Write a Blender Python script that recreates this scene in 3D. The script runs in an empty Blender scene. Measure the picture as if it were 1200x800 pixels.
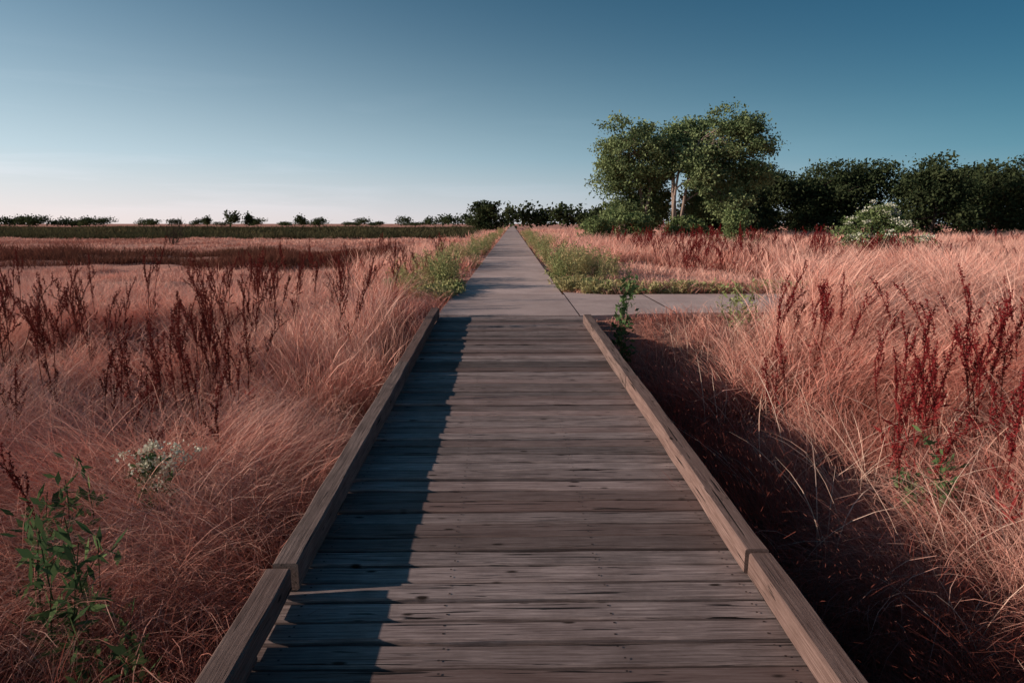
import bpy, math, numpy as np
from mathutils import Vector
rng = np.random.default_rng(7)
S = bpy.context.scene
COL = S.collection

# ------------------------------------------------------------ helpers
def _h(ix, iy, seed):
    v = np.sin(ix*127.1 + iy*311.7 + seed*74.7)*43758.5453
    return v - np.floor(v)
def vn(x, y, seed=0):
    x = np.asarray(x, float); y = np.asarray(y, float)
    ix = np.floor(x); iy = np.floor(y); fx = x-ix; fy = y-iy
    fx = fx*fx*(3-2*fx); fy = fy*fy*(3-2*fy)
    a = _h(ix,iy,seed); b = _h(ix+1,iy,seed); c = _h(ix,iy+1,seed); d = _h(ix+1,iy+1,seed)
    return (a*(1-fx)+b*fx)*(1-fy) + (c*(1-fx)+d*fx)*fy
def ss(a, b, x):
    t = np.clip((np.asarray(x,float)-a)/(b-a), 0, 1); return t*t*(3-2*t)

def gz(x, y):
    x = np.asarray(x,float); y = np.asarray(y,float)
    near = 1-ss(8.2, 10.6, y)
    left = -0.95 + 0.30*ss(2.0, 6.0, -x)
    right = -0.98 + 0.64*ss(1.9, 3.6, x)
    a = np.where(x < 0, left, right)
    side = np.abs(x+0.05)
    far = -0.04 - ss(1.1, 3.2, side)*np.where(x<0,0.42,0.14)
    z = near*a + (1-near)*far
    z = z + (vn(x*0.8,y*0.8,3)-0.5)*0.30*ss(1.4,2.6,side) + (vn(x*0.12,y*0.12,5)-0.5)*0.3*ss(3,12,side)
    band = ss(9.4,10.2,y)*(1-ss(13.6,14.6,y))*ss(0,0.8,x)*(1-ss(9,12,x))
    z = z*(1-band) + (-0.04)*band
    return z

def mesh_quads(name, verts, quads, attrs=None, smooth=False):
    me = bpy.data.meshes.new(name)
    verts = np.ascontiguousarray(np.asarray(verts, np.float32).reshape(-1,3)); quads = np.ascontiguousarray(np.asarray(quads, np.int32).reshape(-1,4))
    me.vertices.add(len(verts)); me.vertices.foreach_set('co', verts.ravel())
    me.loops.add(quads.size); me.loops.foreach_set('vertex_index', quads.ravel())
    me.polygons.add(len(quads))
    me.polygons.foreach_set('loop_start', np.arange(0, quads.size, 4, dtype=np.int32))
    me.polygons.foreach_set('use_smooth', np.full(len(quads),smooth,bool))
    me.update(calc_edges=True)
    if attrs is not None:
        for k, v in attrs.items():
            a = me.attributes.new(k, 'FLOAT_COLOR', 'POINT')
            v = np.asarray(v, np.float32)
            c = np.ones((len(verts),4), np.float32); c[:, :v.shape[1]] = v
            a.data.foreach_set('color', c.ravel())
    return me
def add_obj(name, me, mat=None, parent=None, link=True):
    o = bpy.data.objects.new(name, me)
    if mat: me.materials.append(mat)
    if link: COL.objects.link(o)
    if parent: o.parent = parent
    return o

class NT:
    def __init__(s, nt): s.nt = nt; nt.nodes.clear()
    def n(s, t, ins=None, **kw):
        nd = s.nt.nodes.new(t)
        for k, v in kw.items(): setattr(nd, k, v)
        if ins:
            for k, v in ins.items():
                if isinstance(v, bpy.types.NodeSocket): s.nt.links.new(v, nd.inputs[k])
                else: nd.inputs[k].default_value = v
        return nd
    def mix(s, f, a, b, mode='MIX'):
        nd = s.nt.nodes.new('ShaderNodeMix'); nd.data_type='RGBA'; nd.blend_type=mode
        for i, v in ((0,f),(6,a),(7,b)):
            if isinstance(v, bpy.types.NodeSocket): s.nt.links.new(v, nd.inputs[i])
            else: nd.inputs[i].default_value = (*v,1) if isinstance(v, tuple) and len(v)==3 else v
        return nd.outputs[2]
    def m(s, op, a, b=0.0, clamp=False):
        nd = s.nt.nodes.new('ShaderNodeMath'); nd.operation=op; nd.use_clamp=clamp
        for i, v in ((0,a),(1,b)):
            if isinstance(v, bpy.types.NodeSocket): s.nt.links.new(v, nd.inputs[i])
            else: nd.inputs[i].default_value = v
        return nd.outputs[0]
    def rng(s, v, a, b, c=0.0, d=1.0):
        nd = s.n('ShaderNodeMapRange', {'Value':v,'From Min':a,'From Max':b,'To Min':c,'To Max':d}); return nd.outputs[0]
    def grey(s, v): return s.n('ShaderNodeCombineColor', {0:v,1:v,2:v}).outputs[0]
def new_mat(name):
    m = bpy.data.materials.new(name); m.use_nodes=True; return m, NT(m.node_tree)

def foliage_mat(name, root, c1, c2, trans=0.2, tint_col=None, inst=False, tip=None, rootend=0.55):
    m, t = new_mat(name)
    a = t.n('ShaderNodeAttribute', attribute_name='bc')
    sep = t.n('ShaderNodeSeparateColor', {'Color':a.outputs['Color']})
    c = t.mix(sep.outputs[1], c1, c2)
    if tip: c = t.mix(t.rng(sep.outputs[0],0.6,1.0,0.0,0.6), c, tip)
    if tint_col:
        f = sep.outputs[2]
        if inst: f = t.n('ShaderNodeAttribute', attribute_name='tint', attribute_type='INSTANCER').outputs['Fac']
        c = t.mix(f, c, tint_col)
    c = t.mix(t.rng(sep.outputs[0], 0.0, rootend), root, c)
    d = t.n('ShaderNodeBsdfDiffuse', {'Color':c})
    tr = t.n('ShaderNodeBsdfTranslucent', {'Color':c})
    mx = t.n('ShaderNodeMixShader', {0:trans,1:d.outputs[0],2:tr.outputs[0]})
    t.n('ShaderNodeOutputMaterial', {'Surface':mx.outputs[0]})
    return m

# ------------------------------------------------------------ materials
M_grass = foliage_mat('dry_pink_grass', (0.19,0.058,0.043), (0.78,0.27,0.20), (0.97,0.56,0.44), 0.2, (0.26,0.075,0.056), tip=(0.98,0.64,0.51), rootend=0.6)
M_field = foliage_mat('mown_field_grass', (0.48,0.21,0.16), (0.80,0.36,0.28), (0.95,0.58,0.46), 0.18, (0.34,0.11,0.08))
M_brush = foliage_mat('dark_brush', (0.06,0.02,0.018), (0.16,0.045,0.035), (0.28,0.10,0.07), 0.2, (0.08,0.055,0.035))
M_straw = foliage_mat('pale_straw', (0.25,0.13,0.09), (0.76,0.45,0.34), (0.94,0.68,0.54), 0.2)
M_dock = foliage_mat('red_dock', (0.12,0.035,0.025), (0.14,0.012,0.016), (0.30,0.036,0.036), 0.2, (0.13,0.032,0.026), True)
M_weed = foliage_mat('green_weed', (0.07,0.08,0.03), (0.17,0.21,0.08), (0.38,0.40,0.18), 0.25, (0.52,0.38,0.20), True)
M_weedd = foliage_mat('green_weed_dark', (0.03,0.05,0.02), (0.05,0.09,0.04), (0.14,0.20,0.08), 0.25)
M_crop = foliage_mat('green_crop', (0.03,0.03,0.018), (0.045,0.05,0.027), (0.13,0.105,0.055), 0.2)
M_flower = foliage_mat('cream_flower', (0.6,0.6,0.42), (0.62,0.60,0.46), (0.80,0.77,0.62), 0.2)

def leaf_mat(name, dark, light):
    m, t = new_mat(name)
    a = t.n('ShaderNodeAttribute', attribute_name='bc')
    sep = t.n('ShaderNodeSeparateColor', {'Color':a.outputs['Color']})
    c = t.mix(t.m('ADD', t.m('MULTIPLY', sep.outputs[0],0.65), t.m('MULTIPLY',sep.outputs[1],0.35), True), dark, light)
    d = t.n('ShaderNodeBsdfDiffuse', {'Color':c}); tr = t.n('ShaderNodeBsdfTranslucent', {'Color':c})
    mx = t.n('ShaderNodeMixShader', {0:0.22,1:d.outputs[0],2:tr.outputs[0]})
    t.n('ShaderNodeOutputMaterial', {'Surface':mx.outputs[0]})
    return m
M_leafA = leaf_mat('cottonwood_leaves', (0.055,0.09,0.04), (0.30,0.35,0.16))
M_leafB = leaf_mat('dark_tree_leaves', (0.022,0.036,0.018), (0.09,0.105,0.048))
M_leafC = leaf_mat('shrub_leaves', (0.07,0.11,0.04), (0.28,0.32,0.14))
def bark_mat(name, c):
    m, t = new_mat(name)
    tc = t.n('ShaderNodeTexCoord')
    mp = t.n('ShaderNodeMapping', {'Vector':tc.outputs['Object'],'Scale':(6,6,1.2)})
    nz = t.n('ShaderNodeTexNoise', {'Vector':mp.outputs[0],'Scale':1.5,'Detail':4.0})
    cc = t.mix(nz.outputs[0], tuple(x*0.45 for x in c), tuple(x*1.4 for x in c))
    p = t.n('ShaderNodeBsdfDiffuse', {'Color':cc})
    t.n('ShaderNodeOutputMaterial', {'Surface':p.outputs[0]})
    return m
M_bark = bark_mat('pale_bark', (0.30,0.22,0.18))
M_barkd = bark_mat('dark_bark', (0.08,0.06,0.05))

def wood_mat(name, base, dark, light, axis):
    m, t = new_mat(name)
    tc = t.n('ShaderNodeTexCoord')
    a = t.n('ShaderNodeAttribute', attribute_name='bc')
    sep = t.n('ShaderNodeSeparateColor', {'Color':a.outputs['Color']})
    off = t.n('ShaderNodeVectorMath', {0:a.outputs['Color'],1:(17.0,23.0,11.0)}, operation='MULTIPLY')
    ad = t.n('ShaderNodeVectorMath', {0:tc.outputs['Object'],1:off.outputs[0]}, operation='ADD')
    sc = (3.0,110,110) if axis=='x' else (110,3.0,110)
    mp = t.n('ShaderNodeMapping', {'Vector':ad.outputs[0],'Scale':sc})
    g = t.n('ShaderNodeTexNoise', {'Vector':mp.outputs[0],'Scale':1.0,'Detail':6.0,'Roughness':0.75,'Distortion':0.5})
    sc2 = (2.2,75,75) if axis=='x' else (75,2.2,75)
    mp2 = t.n('ShaderNodeMapping', {'Vector':ad.outputs[0],'Scale':sc2})
    g2 = t.n('ShaderNodeTexNoise', {'Vector':mp2.outputs[0],'Scale':1.0,'Detail':2.0,'Distortion':0.6})
    crack = t.rng(g2.outputs[0], 0.31, 0.345)
    st = t.n('ShaderNodeTexNoise', {'Vector':ad.outputs[0],'Scale':3.2,'Detail':6.0,'Roughness':0.65})
    mpk = t.n('ShaderNodeMapping', {'Vector':ad.outputs[0],'Scale':((3.2,9,2) if axis=='x' else (9,3.2,9))})
    vo = t.n('ShaderNodeTexVoronoi', {'Vector':mpk.outputs[0],'Scale':1.0,'Randomness':1.0})
    knot = t.rng(vo.outputs['Distance'], 0.06, 0.12)
    c = t.mix(t.rng(g.outputs[0],0.36,0.64), dark, light)
    c = t.mix(0.15, c, base)
    c = t.mix(t.rng(st.outputs[0],0.44,0.74,0.0,0.7), c, tuple(x*0.45 for x in base))
    v = t.rng(sep.outputs[0], 0, 1, 0.5, 1.5)
    c = t.mix(1.0, c, t.grey(v), 'MULTIPLY')
    c = t.mix(t.m('MULTIPLY', sep.outputs[1], 0.4), c, tuple(b*k for b,k in zip(base,(1.35,0.98,0.88))))
    c = t.mix(crack, (0.015,0.010,0.009), c)
    c = t.mix(knot, (0.03,0.018,0.014), c)
    hgt = t.m('ADD', t.m('MULTIPLY', g.outputs[0], 0.7), t.m('MULTIPLY', crack, 0.8))
    bp = t.n('ShaderNodeBump', {'Height':hgt,'Strength':1.0,'Distance':0.005})
    p = t.n('ShaderNodeBsdfPrincipled', {'Base Color':c,'Roughness':0.85,'Normal':bp.outputs[0]})
    p.inputs['Specular IOR Level'].default_value=0.15
    t.n('ShaderNodeOutputMaterial', {'Surface':p.outputs[0]})
    return m
M_plank = wood_mat('weathered_plank', (0.205,0.150,0.138), (0.085,0.060,0.056), (0.42,0.315,0.29), 'x')
M_rail = wood_mat('weathered_rail', (0.20,0.132,0.113), (0.08,0.053,0.045), (0.36,0.245,0.21), 'y')

m, t = new_mat('concrete'); M_conc = m
tc = t.n('ShaderNodeTexCoord'); a = t.n('ShaderNodeAttribute', attribute_name='bc')
sep = t.n('ShaderNodeSeparateColor', {'Color':a.outputs['Color']})
n1 = t.n('ShaderNodeTexNoise', {'Vector':tc.outputs['Object'],'Scale':0.9,'Detail':6.0,'Roughness':0.65})
n2 = t.n('ShaderNodeTexNoise', {'Vector':tc.outputs['Object'],'Scale':60.0,'Detail':3.0})
c = t.mix(t.rng(n1.outputs[0],0.3,0.7), (0.46,0.32,0.29), (0.74,0.54,0.49))
c = t.mix(t.rng(n2.outputs[0],0.35,0.65,0.0,0.35), c, (0.26,0.19,0.17))
c = t.mix(1.0, c, t.grey(t.rng(sep.outputs[0],0,1,0.8,1.1)), 'MULTIPLY')
bp = t.n('ShaderNodeBump', {'Height':n2.outputs[0],'Strength':0.4,'Distance':0.004})
p = t.n('ShaderNodeBsdfPrincipled', {'Base Color':c,'Roughness':0.95,'Normal':bp.outputs[0]})
p.inputs['Specular IOR Level'].default_value=0.15
t.n('ShaderNodeOutputMaterial', {'Surface':p.outputs[0]})

m, t = new_mat('dry_ground'); M_ground = m
geo = t.n('ShaderNodeNewGeometry')
n1 = t.n('ShaderNodeTexNoise', {'Vector':geo.outputs['Position'],'Scale':0.06,'Detail':5.0})
n2 = t.n('ShaderNodeTexNoise', {'Vector':geo.outputs['Position'],'Scale':9.0,'Detail':5.0,'Roughness':0.7})
c = t.mix(t.rng(n1.outputs[0],0.35,0.65), (0.60,0.27,0.21), (0.76,0.42,0.33))
c = t.mix(t.rng(n2.outputs[0],0.3,0.7,0.0,0.6), c, (0.28,0.11,0.08))
sx = t.n('ShaderNodeSeparateXYZ', {0:geo.outputs['Position']})
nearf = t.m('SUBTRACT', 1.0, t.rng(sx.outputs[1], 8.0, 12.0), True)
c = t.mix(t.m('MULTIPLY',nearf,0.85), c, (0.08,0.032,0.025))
bp = t.n('ShaderNodeBump', {'Height':n2.outputs[0],'Strength':0.8,'Distance':0.05})
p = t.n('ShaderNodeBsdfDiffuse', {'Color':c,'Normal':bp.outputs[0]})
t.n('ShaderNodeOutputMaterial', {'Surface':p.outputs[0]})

# ------------------------------------------------------------ ground
def axis_pts(lim_near, step, far):
    a = list(np.arange(0, lim_near, step)); s = step
    while a[-1] < far: s *= 1.25; a.append(a[-1]+s)
    return np.array(a)
ax = axis_pts(16, 0.3, 3000); xs = np.concatenate([-ax[::-1], ax[1:]])
ay = axis_pts(40, 0.35, 3500); ys = np.concatenate([-axis_pts(6,0.6,60)[::-1], ay[1:]])
X, Y = np.meshgrid(xs, ys); Z = gz(X, Y)
nx, ny = len(xs), len(ys)
idx = np.arange(nx*ny).reshape(ny, nx)
q = np.stack([idx[:-1,:-1], idx[:-1,1:], idx[1:,1:], idx[1:,:-1]], -1).reshape(-1,4)
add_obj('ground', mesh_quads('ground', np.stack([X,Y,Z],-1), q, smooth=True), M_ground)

# ------------------------------------------------------------ boxes
class Boxes:
    def __init__(s): s.v=[]; s.q=[]; s.c=[]
    def box(s, x0,x1,y0,y1,z0,z1, col=(0.5,0.5,0.5), segs=1, axis='x', jit=0.0, bev=0.0, zj=0.0):
        b = bev
        if axis=='x': L0,L1,a0,a1 = x0,x1,y0,y1
        else: L0,L1,a0,a1 = y0,y1,x0,x1
        prof = [(a0+b,z0),(a1-b,z0),(a1,z0+b),(a1,z1-b),(a1-b,z1),(a0+b,z1),(a0,z1-b),(a0,z0+b)]
        base = sum(len(k) for k in s.v)
        ts = np.linspace(L0, L1, segs+1); vs=[]
        ph = rng.random()*50
        for tt in ts:
            j1 = (vn(tt*3.3+ph, 1.0, 2)-0.5)*2*jit; j2 = (vn(tt*3.3+ph, 9.0, 4)-0.5)*2*jit; jz=(vn(tt*1.1+ph,4.,8)-0.5)*2*zj
            for k,(aa,zz) in enumerate(prof):
                aj = aa + (j1 if aa < (a0+a1)/2 else j2)
                vs.append((tt, aj, zz+jz) if axis=='x' else (aj, tt, zz+jz))
        vs = np.array(vs); s.v.append(vs)
        n = segs+1
        for i in range(segs):
            for k in range(8):
                k2=(k+1)%8
                s.q.append((base+i*8+k, base+i*8+k2, base+(i+1)*8+k2, base+(i+1)*8+k))
        for i in (0, n-1):
            o = base+i*8
            s.q += [(o+0,o+1,o+2,o+7),(o+7,o+2,o+3,o+6),(o+6,o+3,o+4,o+5)]
        s.c.append(np.tile(np.array(col), (len(vs),1)))
    def mesh(s, name):
        me = mesh_quads(name, np.concatenate(s.v), np.array(s.q), {'bc':np.concatenate(s.c)})
        import bmesh
        bm = bmesh.new(); bm.from_mesh(me); bmesh.ops.recalc_face_normals(bm, faces=bm.faces); bm.to_mesh(me); bm.free()
        return me

bw = bpy.data.objects.new('wooden_boardwalk', None); COL.objects.link(bw)
bw.location = (-0.044, 9.98, 0.0); bw.rotation_euler = (math.radians(2.31), 0, math.radians(0.9))
B = Boxes(); y = 0.0; SC=[]
while y > -13:
    w = 0.122 + rng.normal()*0.006
    gap = 0.017 + abs(rng.normal())*0.006
    e = rng.normal(size=2)*0.012
    tz = rng.normal()*0.004
    B.box(-1.16+e[0], 1.16+e[1], y-w, y, -0.045+tz, tz, (rng.random(), rng.random()**2, rng.random()), 30, 'x', 0.007, 0.008, 0.0035)
    SC.append((y-w/2,tz)); y -= w+gap
add_obj('deck_planks', B.mesh('deck_planks'), M_plank, bw)
B = Boxes()
def rc(lo=0.3): return (lo+0.5*rng.random(), rng.random(), rng.random())
for (s0,s1,dx,dz) in ((-3.35,-0.06,0,0),(-7.13,-3.36,-0.004,0.002),(-12.9,-7.16,-0.024,-0.006)):
    B.box(-1.135+dx,-1.02+dx,s0,s1,0.012+max(dz,-0.003)+(0.022 if s0<-12 else 0),0.145+dz, rc(0.1), 24,'y',0.005,0.008,0.003)
B.box(-1.15,-1.05,-7.9,-7.6,0.010,0.027,rc(0.05),1,'y',0,0.002)
for (s0,s1,dx,dz) in ((-3.9,-0.62,0,0),(-7.02,-3.91,0.003,-0.002),(-12.9,-7.04,0.016,-0.012)):
    B.box(1.02+dx,1.13+dx,s0,s1,0.012,0.14+dz, rc(0.25), 24,'y',0.005,0.008,0.003)
add_obj('edge_rails', B.mesh('edge_rails'), M_rail, bw)
B = Boxes()
for xx in (-1.0,-0.35,0.35,1.0):
    B.box(xx-0.05,xx+0.05,-12.9,-0.3,-0.25,-0.064,rc(),4,'y',0,0.006)
for yy in np.arange(-12.5,-1,2.4):
    for xx in (-1.09,1.09):
        B.box(xx-0.06,xx+0.06,yy-0.06,yy+0.06,-1.3,-0.072,rc(),1,'y',0,0.006)
add_obj('beams_and_posts', B.mesh('beams_and_posts'), M_plank, bw)
V=[];Q=[]
for yy,tz in SC:
    for xx in (-0.98,-0.35,0.35,0.98):
        for dy in (-0.033,0.033):
            cx=xx+rng.normal()*0.006; cy=yy+dy+rng.normal()*0.004; r=0.0045; o=len(V); z_=tz+0.0045
            V += [(cx-r,cy-r,z_),(cx+r,cy-r,z_),(cx+r,cy+r,z_),(cx-r,cy+r,z_)]
            Q.append((o,o+1,o+2,o+3))
m, t = new_mat('rusty_screw'); p=t.n('ShaderNodeBsdfPrincipled',{'Base Color':(0.05,0.03,0.025,1),'Metallic':0.4,'Roughness':0.6}); t.n('ShaderNodeOutputMaterial',{'Surface':p.outputs[0]})
add_obj('screw_heads', mesh_quads('screw_heads',V,Q), m, bw)

# ------------------------------------------------------------ concrete path
B = Boxes(); y = 10.02
while y < 420:
    L = 1.52 if y < 120 else 12
    if y < 12.9: x0,x1 = -1.12, 1.0
    else: x0,x1 = -1.05, 0.97
    B.box(x0,x1,y,y+L-0.022,-0.25,0.012+rng.normal()*0.003,(rng.random(),)*3,2,'y',0.0,0.010)
    y += L
add_obj('concrete_path', B.mesh('concrete_path'), M_conc)
V=[];Q=[];C=[]
def yc0(x): return 10.02+0.05*(x-1)+0.20*ss(0.9,2.4,x)
def yc1(x): return 13.0+0.045*(x-1)+0.55*(1-ss(0.9,2.0,x))
xx=1.012
while xx<14:
    L=1.5; n=5
    xs_=np.linspace(xx,xx+L-0.014,n); o=len(V); c0=rng.random()
    zt=0.010+rng.normal()*0.002
    for xq in xs_:
        V += [(xq,yc0(xq),zt-0.2),(xq,yc0(xq),zt),(xq,yc1(xq),zt),(xq,yc1(xq),zt-0.2)]
        C += [(c0,)*3]*4
    for i in range(n-1):
        for kk in range(3):
            a=o+i*4+kk; Q.append((a,a+4,a+5,a+1))
    xx+=L
add_obj('concrete_side_path', mesh_quads('concrete_side_path',V,Q,{'bc':C}), M_conc)

# ------------------------------------------------------------ realised grass blades
def cx_bw(y): return 0.114-0.0158*y
def free(x,y,pad=0.0):
    onbw = (np.abs(x-cx_bw(y)) < 1.19+pad) & (y < 10.1)
    onp = (np.abs(x+0.04) < 1.05+pad) & (y>=9.9)
    onside = (x>0.8)&(x<14)&(y>yc0(x)-0.05-pad)&(y<yc1(x)+0.02+pad)
    return ~(onbw|onp|onside)
def flow(x,y):
    return 3.4*np.pi*(vn(x*0.5,y*0.5,11)-0.5)+3.0*(vn(x*1.4,y*1.4,12)-0.5) - 0.4

def grass(name, mat, tx, ty, nper, spread, H, width, segs, lean0=0.5, lean1=1.2, head=0.4, headw=2.6, tint=0.0, bright=0.5, coh=0.6, pad=0.02):
    T=len(tx); tint=np.broadcast_to(tint,(T,)); H=np.broadcast_to(H,(T,)); bright=np.broadcast_to(bright,(T,)); lean1=np.broadcast_to(lean1,(T,))
    ti=np.repeat(np.arange(T),nper); n=len(ti)
    px=tx[ti]+rng.normal(0,1,n)*spread; py=ty[ti]+rng.normal(0,1,n)*spread
    k=free(px,py,pad); ti=ti[k]; px=px[k]; py=py[k]; n=len(ti)
    th=flow(tx,ty)+rng.normal(0,0.5,T)
    az=np.where(rng.random(n)<coh, th[ti]+rng.normal(0,0.45,n), rng.random(n)*2*np.pi)
    h=H[ti]*(0.55+0.5*rng.random(n))
    l0=lean0*rng.random(n); l1=l0+lean1[ti]*(0.4+0.8*rng.random(n))
    tt=np.linspace(0,1,segs+1)
    pos=np.zeros((n,segs+1,3),np.float32); pos[:,0,0]=px; pos[:,0,1]=py; pos[:,0,2]=gz(px,py)-0.02
    azc=az[:,None]+rng.normal(0,0.45,n)[:,None]*tt[None,:]
    for i in range(1,segs+1):
        ang=l0+(l1-l0)*tt[i]**1.3; st=h/segs
        pos[:,i,0]=pos[:,i-1,0]+st*np.sin(ang)*np.cos(azc[:,i]); pos[:,i,1]=pos[:,i-1,1]+st*np.sin(ang)*np.sin(azc[:,i]); pos[:,i,2]=pos[:,i-1,2]+st*np.cos(ang)
    wa=rng.random(n)*np.pi
    wd=np.stack([np.cos(wa),np.sin(wa),rng.normal(0,0.2,n)],-1).astype(np.float32)
    prof=np.interp(tt,[0,0.5,1],[1,0.8,0.2]); W=width*(0.6+0.8*rng.random(n))[:,None]*prof[None,:]
    ish=rng.random(n)<head; W=np.where(ish[:,None],W*np.interp(tt,[0,0.6,0.8,1.0],[1,1,headw,0.6])[None,:],W).astype(np.float32)
    v=np.stack([pos-wd[:,None,:]*W[:,:,None]/2,pos+wd[:,None,:]*W[:,:,None]/2],2).reshape(-1,3)
    base=(np.arange(n,dtype=np.int32)*(segs+1)*2)[:,None]+(np.arange(segs,dtype=np.int32)*2)[None,:]
    q=np.stack([base,base+1,base+3,base+2],-1).reshape(-1,4)
    g=np.clip(bright[ti]+rng.normal(0,0.3,n),0,1)
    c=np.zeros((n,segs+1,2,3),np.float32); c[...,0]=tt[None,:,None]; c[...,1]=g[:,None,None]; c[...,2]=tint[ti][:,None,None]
    return add_obj(name, mesh_quads(name,v,q,{'bc':c.reshape(-1,3)}), mat)
def sample(x0,x1,y0,y1,dens, fan=None, m=4):
    n=int((x1-x0)*(y1-y0)*dens); x=x0+(x1-x0)*rng.random(n); y=y0+(y1-y0)*rng.random(n)
    if fan is not None:
        k=np.abs(x)<fan*np.maximum(y,0)+m; x,y=x[k],y[k]
    return x,y

def near_params(x,y):
    side=np.abs(x-cx_bw(y))-1.2
    h=0.50+1.05*vn(x*0.75,y*0.75,21)**1.2+0.85*(vn(x*1.9,y*1.9,23)-0.42)
    h=h*np.where(x<0, 0.70+0.30*ss(0.0,1.3,side), 0.66+0.46*ss(0.4,2.2,side))
    h=np.where(x<0, np.minimum(h, 1.0+0.3*vn(x*0.8,y*0.8,24)), h)
    h*=np.where((x<-2.2)&(y>9.0), 0.78, 1.0)
    h*=np.where((side<0.7)&(y>9.0), 0.45, 1.0)
    h*=np.where((x>1)&(x<3.8)&(y>8.2)&(y<11), 0.34, 1.0)
    h*=np.where((x>1)&(y>12.6)&(x<7), 0.35, 1.0)
    h*=1-0.35*np.exp(-((x-3.2)**2/1.0+(y-4.4)**2/1.5))
    lf_shade=(1-ss(2.0,4.6,y+0.35*(x+3)+1.2*(vn(x*0.9,y*0.9,44)-0.5)))*0.85+0.5*(1-ss(0.1,0.8,side))*(y<9.5)  # left foreground shade painted into the grass tint, also darker along the boardwalk
    rf_shade=(1-ss(0.5,1.7,side))*(1-ss(8,10,y))+0.8*(1-ss(2.0,3.6,y))  # browner ditch grass, with ditch and foreground shade painted into its tint
    tint=np.where(x>0,rf_shade,lf_shade)+1.5*np.maximum(0,vn(x*0.95,y*0.95,31)-0.66)
    bright=0.12+0.85*vn(x*0.9,y*0.9,35)
    return np.clip(h,0.14,1.6),np.clip(tint,0,1),bright

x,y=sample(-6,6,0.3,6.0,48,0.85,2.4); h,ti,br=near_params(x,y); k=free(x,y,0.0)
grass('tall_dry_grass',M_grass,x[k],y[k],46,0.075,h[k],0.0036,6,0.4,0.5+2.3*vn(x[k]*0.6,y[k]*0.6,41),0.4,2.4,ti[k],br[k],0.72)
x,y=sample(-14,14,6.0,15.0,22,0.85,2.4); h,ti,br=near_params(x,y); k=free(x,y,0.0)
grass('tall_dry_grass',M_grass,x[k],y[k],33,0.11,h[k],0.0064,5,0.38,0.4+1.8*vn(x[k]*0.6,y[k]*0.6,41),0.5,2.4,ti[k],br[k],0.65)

x,y=sample(-42,42,15,44,5.0,0.85); k=free(x,y,0.05)
isfield=(x < -4.2-1.5*vn(x*0.2,y*0.2,2)); islow=(x>1)&(x<7)&(y<24)
kk=k&~isfield&~islow; xa,ya=x[kk],y[kk]
hh=(0.42+1.0*vn(xa*0.5,ya*0.5,22))*0.95*(0.4+0.6*ss(1.1,2.4,np.abs(xa)))
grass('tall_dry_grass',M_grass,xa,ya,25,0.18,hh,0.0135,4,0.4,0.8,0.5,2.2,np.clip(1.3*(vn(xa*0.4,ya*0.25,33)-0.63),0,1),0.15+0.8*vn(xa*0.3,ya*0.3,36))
kk=k&(isfield&((y<27)|(y>40))|islow); xa,ya=x[kk],y[kk]
grass('short_dry_grass',M_field,xa,ya,15,0.3,0.20+0.26*vn(xa*0.5,ya*0.5,5),0.014,3,0.6,0.8,0.3,1.8,np.clip(1.2*(vn(xa*0.15,ya*0.5,34)-0.62),0,1),0.3+0.5*vn(xa*0.2,ya*0.4,36))
kk=k&isfield&(y>=26)&(y<=41)&(vn(x*0.12,y*0.5,40)>0.42); xa,ya=x[kk],y[kk]
grass('dark_brush',M_brush,xa,ya,18,0.35,0.3+0.6*vn(xa*0.4,ya*0.3,5),0.022,3,0.5,0.5,0.5,2.2,vn(xa*0.2,ya*0.2,6)*0.6,0.5)
x,y=sample(-105,105,44,125,1.0,0.85); k=free(x,y,0.1); x,y=x[k],y[k]
kl=(x<-5); xa,ya=x[~kl],y[~kl]
grass('tall_dry_grass',M_grass,xa,ya,14,0.5,(0.45+0.7*vn(xa*0.2,ya*0.2,22))*(0.5+0.5*ss(1.2,3,np.abs(xa))),0.05,3,0.5,0.7,0.3,1.6,np.clip(0.9*(vn(xa*0.1,ya*0.1,33)-0.6),0,1),0.2+0.6*vn(xa*0.12,ya*0.12,36))
kk=kl&(y<82); xa,ya=x[kk],y[kk]
grass('short_dry_grass',M_field,xa,ya,12,0.6,0.3,0.05,2,0.6,0.7,0.2,1.5,np.clip(1.8*(vn(xa*0.05,ya*0.22,34)-0.5),0,1),0.3+0.5*vn(xa*0.1,ya*0.2,36))
x,y=sample(-125,-5,80,104,1.1,1.1); k=vn(x*0.06,y*0.12,77)>0.2*(y<88); x,y=x[k],y[k]
grass('green_crop_field',M_crop,x,y,18,0.7,0.4+1.0*vn(x*0.22,y*0.2,8)**1.5,0.07,3,0.4,0.6,0.3,1.6,0,vn(x*0.07,y*0.3,9))
x,y=sample(-330,-8,104,270,0.12,1.0); grass('green_crop_field',M_crop,x,y,18,2.0,0.5+1.1*vn(x*0.08,y*0.08,8)**1.4,0.2,2,0.5,0.8,0.3,1.6,0,vn(x*0.05,y*0.1,9))
x,y=sample(1.9,8,1.0,9.5,3.6,0.9,2.5); x2,y2=sample(-8,-1.6,1.5,12,1.4); x=np.concatenate([x,x2]); y=np.concatenate([y,y2])
grass('pale_straw_stems',M_straw,x,y,11,0.09,0.85+0.5*rng.random(len(x)),0.0048,7,0.6,1.1,0.7,2.2,0,0.5,0.3)

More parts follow.
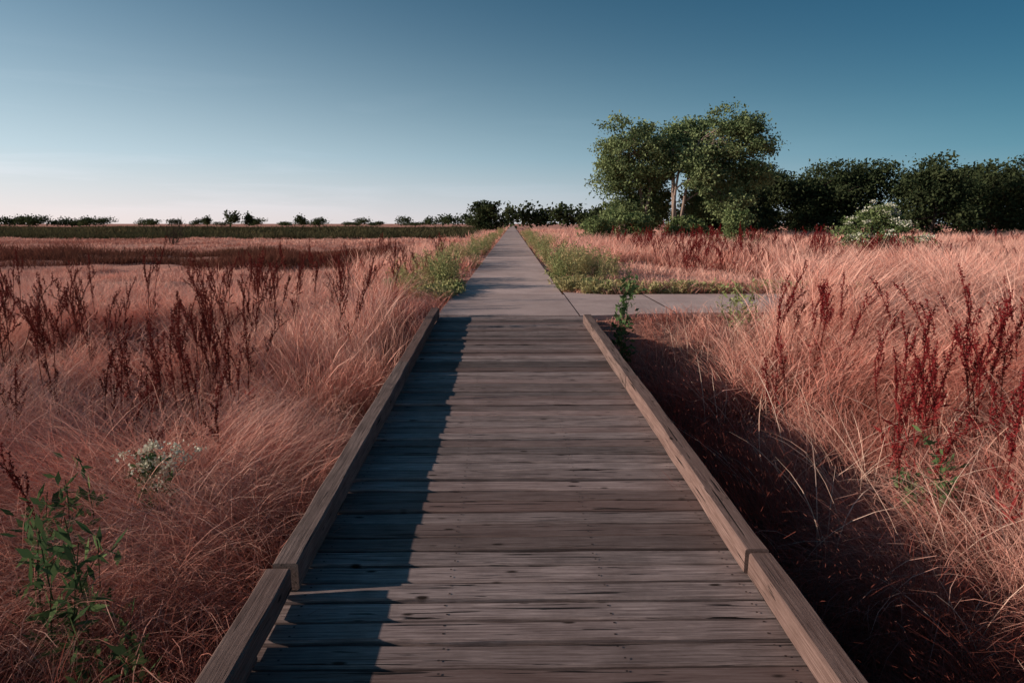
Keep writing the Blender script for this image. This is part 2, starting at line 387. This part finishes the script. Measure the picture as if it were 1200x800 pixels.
# ------------------------------------------------------------ plant part builders
def leaves(P, size, col, elong=2.0, up=0.0):
    n=len(P); d = rng.normal(size=(n,3)); d[:,2]+=up
    d/=np.linalg.norm(d,axis=1)[:,None]+1e-9
    s = np.cross(d, rng.normal(size=(n,3))); s/=np.linalg.norm(s,axis=1)[:,None]+1e-9
    sz = size*(0.6+0.8*rng.random(n))[:,None]
    v = np.stack([P, P+d*sz*0.5+s*sz*0.5/elong, P+d*sz, P+d*sz*0.5-s*sz*0.5/elong],1).reshape(-1,3)
    q = np.arange(n*4).reshape(n,4)
    return v,q,np.repeat(col,4,axis=0)
def tube(path, rad, sides=6):
    path=np.asarray(path,float); n=len(path); rad=np.broadcast_to(rad,(n,))
    tg=np.gradient(path,axis=0); tg/=np.linalg.norm(tg,axis=1)[:,None]+1e-9
    ref=np.array([0.31,0.87,0.1]); u=np.cross(tg,ref); u/=np.linalg.norm(u,axis=1)[:,None]+1e-9; w=np.cross(tg,u)
    a=np.linspace(0,2*np.pi,sides,endpoint=False)
    v=(path[:,None,:]+rad[:,None,None]*(np.cos(a)[None,:,None]*u[:,None,:]+np.sin(a)[None,:,None]*w[:,None,:])).reshape(-1,3)
    q=[]
    for i in range(n-1):
        for k in range(sides):
            k2=(k+1)%sides; q.append((i*sides+k,i*sides+k2,(i+1)*sides+k2,(i+1)*sides+k))
    return v,np.array(q)
class Acc:
    def __init__(s): s.v=[];s.q=[];s.c=[];s.n=0
    def add(s,v,q,c):
        c=np.asarray(c,float)
        if c.ndim==1: c=np.tile(c,(len(v),1))
        s.v.append(v); s.q.append(np.asarray(q)+s.n); s.c.append(c); s.n+=len(v)
    def mesh(s,name): return mesh_quads(name,np.concatenate(s.v),np.concatenate(s.q),{'bc':np.concatenate(s.c)})
def bent(p0, p1, sag=0.1, n=5):
    p0=np.array(p0,float); p1=np.array(p1,float); t_=np.linspace(0,1,n)[:,None]
    j=rng.normal(size=3)*sag*np.linalg.norm(p1-p0)
    return p0+(p1-p0)*t_+j*np.sin(t_*np.pi)
def lib(prefix, meshes, mat):
    c = bpy.data.collections.new(prefix+'_variants')
    for i, me in enumerate(meshes):
        o = add_obj(f'{prefix}', me, mat, link=False); c.objects.link(o)
    return c
def scatter(name, lib_col, P, rot, scl, idx, tint):
    n = len(P)
    me = bpy.data.meshes.new(name); me.vertices.add(n); me.vertices.foreach_set('co', np.asarray(P,np.float32).ravel())
    for k,v in (('rot',rot),('scl',scl)):
        a=me.attributes.new(k,'FLOAT_VECTOR','POINT'); a.data.foreach_set('vector',np.asarray(v,np.float32).ravel())
    a=me.attributes.new('tint','FLOAT','POINT'); a.data.foreach_set('value',np.asarray(tint,np.float32))
    a=me.attributes.new('idx','INT','POINT'); a.data.foreach_set('value',np.asarray(idx,np.int32))
    o = bpy.data.objects.new(name, me); COL.objects.link(o)
    ng = bpy.data.node_groups.new(name+'_scatter','GeometryNodeTree')
    ng.interface.new_socket('Geometry',in_out='INPUT',socket_type='NodeSocketGeometry')
    ng.interface.new_socket('Geometry',in_out='OUTPUT',socket_type='NodeSocketGeometry')
    N=ng.nodes; L=ng.links
    gi=N.new('NodeGroupInput'); go=N.new('NodeGroupOutput')
    ci=N.new('GeometryNodeCollectionInfo'); ci.inputs[0].default_value=lib_col
    ci.inputs['Separate Children'].default_value=True; ci.inputs['Reset Children'].default_value=True
    ip=N.new('GeometryNodeInstanceOnPoints'); ip.inputs['Pick Instance'].default_value=True
    def na(nm,dt):
        x=N.new('GeometryNodeInputNamedAttribute'); x.data_type=dt; x.inputs[0].default_value=nm; return x.outputs[0]
    er=N.new('FunctionNodeEulerToRotation')
    L.new(na('rot','FLOAT_VECTOR'),er.inputs[0]); L.new(er.outputs[0],ip.inputs['Rotation'])
    L.new(na('scl','FLOAT_VECTOR'),ip.inputs['Scale']); L.new(na('idx','INT'),ip.inputs['Instance Index'])
    L.new(gi.outputs[0],ip.inputs['Points']); L.new(ci.outputs[0],ip.inputs['Instance']); L.new(ip.outputs[0],go.inputs[0])
    md=o.modifiers.new('scatter','NODES'); md.node_group=ng
    return o
def place(name, libc, x, y, hs, ws, nv, tint, tilt=0.12):
    n=len(x); z=gz(x,y)-0.02
    rot=np.stack([rng.normal(0,tilt,n),rng.normal(0,tilt,n),rng.random(n)*6.28],-1)
    scl=np.stack([ws*np.ones(n),ws*np.ones(n),hs*np.ones(n)],-1)*(0.85+0.3*rng.random(n))[:,None]
    return scatter(name,libc,np.stack([x,y,z],-1),rot,scl,rng.integers(0,nv,n),np.broadcast_to(tint,(n,)))

def dock_mesh(h, nst):
    A=Acc()
    for s_ in range(nst):
        hh=h*(0.75+0.3*rng.random()); lean=rng.normal(size=2)*0.15
        p0=np.array([rng.normal()*0.04,rng.normal()*0.04,0]); p1=p0+np.array([lean[0]*hh,lean[1]*hh,hh])
        st=bent(p0,p1,0.05,9)
        tipd=rng.normal(size=2)*0.08; st[-1,:2]+=tipd; st[-2,:2]+=tipd*0.4; st[-1,2]-=0.03
        v,q=tube(st,np.linspace(0.006,0.0018,9),4); A.add(v,q,(0.2,0.3,0))
        def seeds(path,dens,rad):
            seg=np.linalg.norm(np.diff(path,axis=0),axis=1).sum(); n=max(4,int(seg*dens))
            u=rng.random(n)*(len(path)-1); i=np.clip(u.astype(int),0,len(path)-2); f=(u-i)[:,None]
            P=path[i]*(1-f)+path[i+1]*f
            lump=np.maximum(0,np.sin(u*13))
            P=P+rng.normal(size=(n,3))*rad*(0.3+0.8*lump)[:,None]
            g=rng.random(n); v,q,c=leaves(P,0.013,np.stack([0.7+0*g,g,0*g],-1),1.4); A.add(v,q,c)
        seeds(st[5:],430,0.008)
        nb=rng.integers(6,10)
        for b in range(nb):
            t0=0.50+0.46*b/nb+rng.random()*0.03; ii=int(t0*8); pos=st[ii]*(1-(t0*8-ii))+st[min(ii+1,8)]*(t0*8-ii)
            az=rng.random()*6.28; ln=hh*(0.22-0.15*(t0-0.5)/0.5)*(0.6+0.7*rng.random())
            dr=np.array([math.cos(az)*0.26,math.sin(az)*0.26,0.96])
            br=bent(pos,pos+dr*ln,0.07,5); v,q=tube(br,0.0014,3); A.add(v,q,(0.5,0.3,0)); seeds(br[1:],480,0.008)
        for b in range(3):
            pos=p0+(p1-p0)*(0.1+0.4*rng.random()); n=3
            P=pos+rng.normal(size=(n,3))*0.02; v,q,c=leaves(P,0.10,np.tile([0.5,0.9,0],(n,1)),6.0,0.2); A.add(v,q,c)
    return A.mesh('dock')
L_dock = lib('dock_plant', [dock_mesh(1.2, 1+(i%3)) for i in range(9)], M_dock)

def weed_mesh(h, spread, nst, leafsz, nleaf, elong=2.6, flowers=None, fsz=0.018):
    A=Acc(); F=Acc()
    for s_ in range(nst):
        az=rng.random()*6.28; p0=np.array([rng.normal()*0.04,rng.normal()*0.04,0])
        hh=h*(0.6+0.5*rng.random())
        p1=p0+np.array([math.cos(az)*spread*rng.random(),math.sin(az)*spread*rng.random(),hh])
        st=bent(p0,p1,0.08,6); v,q=tube(st,np.linspace(0.006,0.0025,6),4); A.add(v,q,(0.4,0.3,0))
        u=rng.random(nleaf)**0.8*5; i=np.clip(u.astype(int),0,4); f=(u-i)[:,None]
        P=st[i]*(1-f)+st[i+1]*f + rng.normal(size=(nleaf,3))*np.array([0.04,0.04,0.02])*h
        g=rng.random(nleaf); v,q,c=leaves(P,leafsz,np.stack([0.3+0.14*u,g,0*g],-1),elong,0.5); A.add(v,q,c)
        if flowers:
            for k in range(flowers):
                cpos=st[-1]+rng.normal(size=3)*np.array([0.06,0.06,0.05]); n=34
                v,q=tube(np.array([st[-2],cpos]),0.0015,3); A.add(v,q,(0.5,0.3,0))
                P=cpos+rng.normal(size=(n,3))*np.array([0.026,0.026,0.016]); g=rng.random(n)
                v,q,c=leaves(P,fsz,np.stack([0.8+0*g,g,0*g],-1),1.3,0.6); F.add(v,q,c)
    return (A.mesh('weed'), F.mesh('flowers')) if flowers else A.mesh('weed')
L_weed = lib('green_weed_plant', [weed_mesh(0.8,0.28,8,0.06,44,3.0) for _ in range(5)], M_weed)
L_weedd = lib('low_green_plant', [weed_mesh(0.26,0.3,9,0.06,34) for _ in range(3)], M_weed)

xs_,ys_=[],[]
def cl(x0,x1,y0,y1,n,seed,th=0.48,f=0.7):
    a=x0+(x1-x0)*rng.random(n*4); b=y0+(y1-y0)*rng.random(n*4); k=vn(a*f,b*f,seed)>th
    xs_.append(a[k][:n]); ys_.append(b[k][:n])
cl(-6.0,-2.4,5.2,8.5,22,51,0.42); cl(-6.5,-2.0,7.5,13,42,52,0.45); cl(-8,-5,6.0,11,16,53,0.3); cl(-3.4,-2.3,3.6,5.5,4,60,0.1)
cl(2.6,4.0,3.7,5.4,19,54,0.2,1.5); cl(3.6,7.5,4.8,8.0,18,59,0.4); cl(2.4,3.6,5.8,7.6,6,55,0.3,1.2)
cl(4.5,15,20,36,190,56,0.4); cl(-8,-2,14,26,34,57); cl(15,30,22,40,40,58)
x=np.concatenate(xs_); y=np.concatenate(ys_); k=free(x,y,0.3); x,y=x[k],y[k]
place('red_dock_plants', L_dock, x,y,(0.85+0.36*rng.random(len(x)))*np.where((x<0)&(y<14),1.1,1.0),1.0+0.012*np.maximum(0,y-12),9,np.where(x<0,0.75,0.0),0.11)

xs_,ys_=[],[]
def strip(f0,f1,y0,y1,n,seed,th=0.35):
    b=y0*(y1/y0)**rng.random(n); a=f0+(f1-f0)*rng.random(n)**1.2; k=vn(a*1.1,b*0.45,seed)>th; xs_.append(a[k]); ys_.append(b[k])
strip(-1.2,-2.7,14.0,50,250,61,0.42); strip(1.1,2.8,16,80,300,62,0.38); strip(-1.2,-1.8,50,120,40,63)
x=np.concatenate(xs_); y=np.concatenate(ys_)
place('green_weeds', L_weed, x,y,(0.5+0.6*rng.random(len(x))),0.95,5,0.8*rng.random(len(x)),0.12)
xs_,ys_=[],[]
strip(1.6,7,13.25,14.3,190,64,0.3); strip(-1.15,-1.9,10.5,14.5,40,65,0.4); strip(1.05,2.0,13.6,18,50,66,0.25); strip(-1.15,-2.1,12.5,16,50,67,0.3)
x=np.concatenate(xs_); y=np.concatenate(ys_); k=free(x,y,0.0); x,y=x[k],y[k]
place('low_green_weeds', L_weedd, x,y,0.9,1.1,3,0.7*rng.random(len(x)),0.1)

def plant(name,x,y,meshes,mats,rot=0.0,s=1.0):
    e=bpy.data.objects.new(name,None); COL.objects.link(e); e.location=(x,y,float(gz(x,y))-0.02); e.rotation_euler=(0,0,rot); e.scale=(s,s,s)
    for nm,me,mt in zip(('stems_and_leaves','flower_heads'),meshes,mats): add_obj(nm,me,mt,e)
plant('leafy_green_weed',1.50,9.1,[weed_mesh(1.40,0.09,3,0.085,100,2.0)],[M_weedd])
plant('leafy_green_weed',-2.05,3.0,[weed_mesh(0.95,0.28,7,0.11,36,4.0)],[M_weedd])
plant('leafy_green_weed',-2.7,3.8,[weed_mesh(0.85,0.3,6,0.09,40,2.8)],[M_weedd])
plant('leafy_green_weed',-1.75,2.7,[weed_mesh(0.6,0.3,6,0.09,34,4.0)],[M_weedd])
plant('leafy_green_weed',2.75,4.3,[weed_mesh(0.6,0.3,7,0.07,40,2.8)],[M_weedd])
plant('leafy_green_weed',3.25,9.7,[weed_mesh(0.75,0.25,8,0.07,50,2.8)],[M_weed])
plant('white_flowering_weed',-2.42,4.35,weed_mesh(0.82,0.12,6,0.06,40,2.8,flowers=6),[M_weedd,M_flower])

# ------------------------------------------------------------ trees
def build_tree(name, base, lobes, leafsz, nclump, nleaf, leafm, barkm, trunks, r0=0.3, clr=0.62, skin=0.7, flowers=0):
    bx,by=base; bzv=float(gz(bx,by))-0.1
    W=Acc(); Lf=Acc(); Fl=Acc(); stems=[]
    for i,tp in enumerate(trunks):
        p0=np.array([bx+rng.normal()*r0*0.8*(len(trunks)>1),by+rng.normal()*r0*0.5,bzv]); st=bent(p0,tp,0.07,8)
        rr=r0*(1.0 if i==0 else 0.7)
        v,q=tube(st,np.linspace(rr,rr*0.45,8),8); W.add(v,q,(0.5,0.5,0)); stems.append(st)
    for lb in lobes:
        c=np.array(lb[:3]); R=np.array(lb[3:6])
        allp=np.concatenate([s_[3:] for s_ in stems])
        d=np.linalg.norm(allp-c,axis=1)+0.7*np.maximum(0,allp[:,2]-c[2]+0.5*R[2]); s0=allp[np.argmin(d)]
        br=bent(s0,c,0.12,6); v,q=tube(br,np.linspace(r0*0.35,r0*0.12,6),5); W.add(v,q,(0.5,0.5,0))
        for k_ in range(nclump):
            dv=rng.normal(size=3); dv/=np.linalg.norm(dv); rr=skin+(1-skin)*rng.random() if rng.random()<0.7 else rng.random()*skin
            cp=c+dv*R*rr*(0.75+0.55*vn(dv[0]*2+c[0],dv[2]*2+c[2],9))
            if cp[2]<bzv+0.3: cp[2]=bzv+0.3+rng.random()*0.5
            if k_%2==0:
                b2=bent(br[rng.integers(2,6)],cp,0.1,4); v,q=tube(b2,np.linspace(r0*0.10,r0*0.03,4),3); W.add(v,q,(0.5,0.5,0))
            n=int(nleaf*(0.5+rng.random())); cr=clr*(0.6+0.7*rng.random())
            P=cp+rng.normal(size=(n,3))*cr*np.array([1,1,0.55]); P[:,2]=np.maximum(P[:,2],bzv+0.1)
            sh=rng.random(); g=rng.random(n)
            v,q,cc=leaves(P,leafsz,np.stack([np.full(n,sh),g,0*g],-1),1.7,0.0); Lf.add(v,q,cc)
            if flowers and dv[2]>-0.2 and rng.random()<flowers:
                n=38; P=cp+rng.normal(size=(n,3))*np.array([0.11,0.11,0.03])+np.array([0,-0.15,cr*0.9]); g=rng.random(n)
                v,q,cc=leaves(P,0.065,np.stack([0.8+0*g,g,0*g],-1),1.2); Fl.add(v,q,cc)
    e=bpy.data.objects.new(name,None); COL.objects.link(e)
    add_obj('trunk_and_limbs',W.mesh('limbs'),barkm,e); add_obj('crown_leaves',Lf.mesh('leaves'),leafm,e)
    if Fl.n: add_obj('flower_clusters',Fl.mesh('fl'),M_flower,e)
    return e
def lobesY(lst,y,dy=1.6):
    return [(a,y+rng.normal()*dy,b*0.93,r1*1.12,r1*1.12,r2*1.1) for (a,b,r1,r2) in lst]
build_tree('cottonwood_tree',(11.2,61),lobesY([(9.9,8.3,2.3,2.0),(12.1,8.8,2.0,1.5),(9.2,5.8,1.7,1.8),(10.9,3.7,1.8,2.0),(8.8,7.2,1.2,1.5),(11.6,6.3,1.9,1.8),(11.3,2.0,1.6,1.3),(13.0,7.2,1.5,1.5),(9.8,2.4,1.2,1.2),(12.6,5.0,1.4,1.5),(13.0,3.0,1.2,1.4)],61.5),
    0.22,52,80,M_leafA,M_bark,[(10.5,61,6.5),(12.2,61.5,6.5)],0.24,0.38)
build_tree('cottonwood_tree',(14.2,59.5),lobesY([(17.4,9.6,2.6,1.7),(20.0,8.2,1.6,1.5),(15.9,7.9,1.9,1.6),(18.6,6.4,1.9,1.3),(14.4,9.0,1.5,1.2),(18.9,9.7,1.6,1.1),(17.2,5.8,1.4,1.2),(16.0,9.9,1.5,1.1),(17.8,7.8,1.8,1.3),(16.6,3.0,1.6,1.5),(18.6,3.2,1.8,1.6),(20.6,6.0,1.2,1.2),(15.6,5.6,1.2,1.3),(14.9,7.0,1.4,1.2)],60.3),
    0.22,46,80,M_leafA,M_bark,[(13.4,58.8,7.5),(15.2,59.0,7.2),(14.2,58.8,7.0)],0.25,0.38)
def auto_tree(name,x,y,h,w,leafm=M_leafB,leafsz=0.32,nclump=15,nleaf=55,skirt=True,**kw):
    L=[]; n=int(4+w*0.8)
    for i in range(n):
        u=rng.uniform(-1,1); zz=h*(0.45+0.38*rng.random()*(1-0.5*abs(u)))
        L.append((x+u*w*0.36,y+rng.normal()*w*0.18,zz,w*0.24,w*0.24,h*0.20))
    L.append((x+rng.normal()*w*0.1,y,h*0.8,w*0.24,w*0.24,h*0.2))
    if skirt:
        for u in (-0.35,0.05,0.4): L.append((x+u*w,y-0.5+rng.normal()*0.5,h*0.24,w*0.24,w*0.22,h*0.2))
    return build_tree(name,(x,y),L,leafsz,nclump,nleaf,leafm,M_barkd,[(x,y,h*0.7)],0.02*h+0.05,0.07*h**0.9*1.2,**kw)
row=[(19.5,66,5.2,6),(23.5,72,6.4,7),(29,78,7.4,8),(34.5,77,8.0,8),(40,80,8.7,9),(46,78,8.4,8),(41.5,69,8.0,6.5),(50.5,74,8.0,8),(56,78,8.8,8),(61,79,8.2,9),(66,78,8.6,9),(74,80,9,10),(26,82,7.4,8),(37,84,8.4,8),(56,86,8.8,8)]
for (tx,ty,th,tw) in row: auto_tree('broadleaf_tree',tx,ty,th,tw)
auto_tree('round_shrub',14.6,58,1.9,3.6,M_leafC,0.2,12,50)
auto_tree('round_shrub',10.4,32,1.9,1.8,M_leafC,0.10,14,50)
auto_tree('round_shrub',6.6,52,1.9,3.0,M_leafC,0.16,12,50)
auto_tree('round_shrub',9.0,56,2.6,3.4,M_leafC,0.2,12,50)
auto_tree('elderberry_bush',15.6,30,2.2,2.9,M_leafC,0.11,16,60,flowers=0.6)
auto_tree('round_tree',-4.4,120,5.5,5.2,M_leafB,0.4,12,50)
D=Acc()
def blob(x,y,h,w):
    n=int(260+40*w)
    for k_ in range(7):
        c=np.array([x+rng.uniform(-.35,.35)*w,y+rng.normal(),h*(0.3+0.4*rng.random())]); m_=n//7
        P=c+rng.normal(size=(m_,3))*np.array([w*0.14,w*0.14,h*0.13]); P[:,2]=np.clip(P[:,2],-0.2,h)
        g=rng.random(m_); v,q,cc=leaves(P,0.09*h+0.25,np.stack([np.full(m_,rng.random()),g,0*g],-1),1.4); D.add(v,q,cc)
for (x0,y0,h0,w0) in [(1.5,180,7.6,7),(5,185,6.6,8),(9,182,6.0,7),(12.5,178,6.8,7),(16,180,6.2,8),(20,175,6,8),(24,170,6,8),(28,172,7,9),(-9,200,4.2,5),(-14,220,4.8,6),(-20,240,4.5,7),(-27,260,4.8,8)]: blob(x0,y0,h0,w0)
for xx in np.arange(-36,-170,-4.5):
    if rng.random()<0.6: blob(xx*1.1,320+rng.random()*40,2.4+3.6*rng.random()**2,4+6*rng.random())
blob(-121,300,7.8,5.5); blob(-114.5,302,6.2,4.5); blob(-146,300,4.2,5); blob(-161,310,4,6)
for xx in np.arange(-180,-300,-4.5): blob(xx,300+rng.random()*10,3.4+2.2*rng.random(),9)
for xx in np.arange(35,330,9): blob(xx,260+rng.random()*10,6+2*rng.random(),12)
add_obj('distant_tree_row',D.mesh('distant_trees'),M_leafB)
A=Acc()
for i in range(26):
    p0=np.array([rng.normal()*0.15,rng.normal()*0.15,0]); a_=rng.random()*6.28; L_=1.1+0.9*rng.random()
    p1=p0+np.array([math.cos(a_)*0.5*L_,math.sin(a_)*0.5*L_,L_]); st=bent(p0,p1,0.08,5); v,q=tube(st,np.linspace(0.022,0.008,5),4); A.add(v,q,(0.5,0.5,0))
    for j in range(4):
        s0=st[rng.integers(2,5)]; v,q=tube(bent(s0,s0+rng.normal(size=3)*0.22+np.array([0,0,0.3]),0.1,3),0.008,3); A.add(v,q,(0.5,0.5,0))
o=add_obj('bare_shrub',A.mesh('bare_shrub'),M_barkd); o.location=(-29.5,60,float(gz(-29.5,60)))

# ------------------------------------------------------------ light
SUN_EL, SUN_AZ = 17.0, -97.0
w = bpy.data.worlds.new('World'); S.world = w; w.use_nodes=True
t = NT(w.node_tree)
sky = t.n('ShaderNodeTexSky', sky_type='NISHITA', sun_disc=False, sun_elevation=math.radians(SUN_EL), sun_rotation=math.radians(SUN_AZ), air_density=1.0, dust_density=0.6, ozone_density=2.0)
tc = t.n('ShaderNodeTexCoord'); sp = t.n('ShaderNodeSeparateXYZ', {0:tc.outputs['Generated']})
zpos = t.m('MAXIMUM', sp.outputs[2], 0.0)
side = t.rng(sp.outputs[0], -0.65, 0.65)
tinted = t.mix(1.0, sky.outputs[0], t.mix(side,(0.32,0.76,0.86),(0.14,0.44,0.55)), 'MULTIPLY')
falloff = t.rng(side, 0, 1, 0.172, 0.092)
hz = t.m('EXPONENT', t.m('MULTIPLY', t.m('POWER', t.m('DIVIDE', zpos, falloff), 1.3), -1.0))
mp = t.n('ShaderNodeMapping', {'Vector':tc.outputs['Generated'],'Scale':(1.4,1.4,16.0),'Rotation':(0.0,0.12,0.0)})
ci = t.n('ShaderNodeTexNoise', {'Vector':mp.outputs[0],'Scale':2.0,'Detail':5.0,'Roughness':0.55,'Distortion':0.4})
cf = t.m('MULTIPLY', t.rng(ci.outputs[0],0.5,0.8,0.0,0.25), t.m('SUBTRACT',1.0,side), True)
hz = t.m('ADD', hz, t.m('MULTIPLY', cf, t.rng(zpos,0.0,0.22,1.0,0.0)), True)
hazecol = t.mix(side, (10.9,12.0,13.2), (2.9,5.6,7.6))
lowcol = t.mix(side, (12.2,10.4,10.0), (5.0,6.2,7.2))
hazecol = t.mix(t.rng(zpos,0.0,0.09,1.0,0.0), hazecol, lowcol)
final = t.mix(t.m('MULTIPLY',hz,0.95), tinted, hazecol)
bg = t.n('ShaderNodeBackground', {'Color':final,'Strength':0.08})
t.n('ShaderNodeOutputWorld', {'Surface':bg.outputs[0]})
sl = bpy.data.lights.new('sun','SUN'); sl.energy=5.0; sl.angle=math.radians(0.5); sl.color=(1.0,0.86,0.74)
so = bpy.data.objects.new('sun', sl); COL.objects.link(so)
el,az = math.radians(SUN_EL),math.radians(SUN_AZ)
d = Vector((math.sin(az)*math.cos(el), math.cos(az)*math.cos(el), math.sin(el)))
so.rotation_euler = d.to_track_quat('Z','Y').to_euler()

cam = bpy.data.cameras.new('camera'); co = bpy.data.objects.new('camera', cam); COL.objects.link(co)
cam.lens=24; cam.sensor_width=36; cam.clip_start=0.05; cam.clip_end=6000
co.location=(0,0,1.35); co.rotation_euler=(math.radians(90-9.79),0,0)
S.camera=co
S.view_settings.view_transform='Standard'; S.view_settings.look='None'; S.view_settings.exposure=0
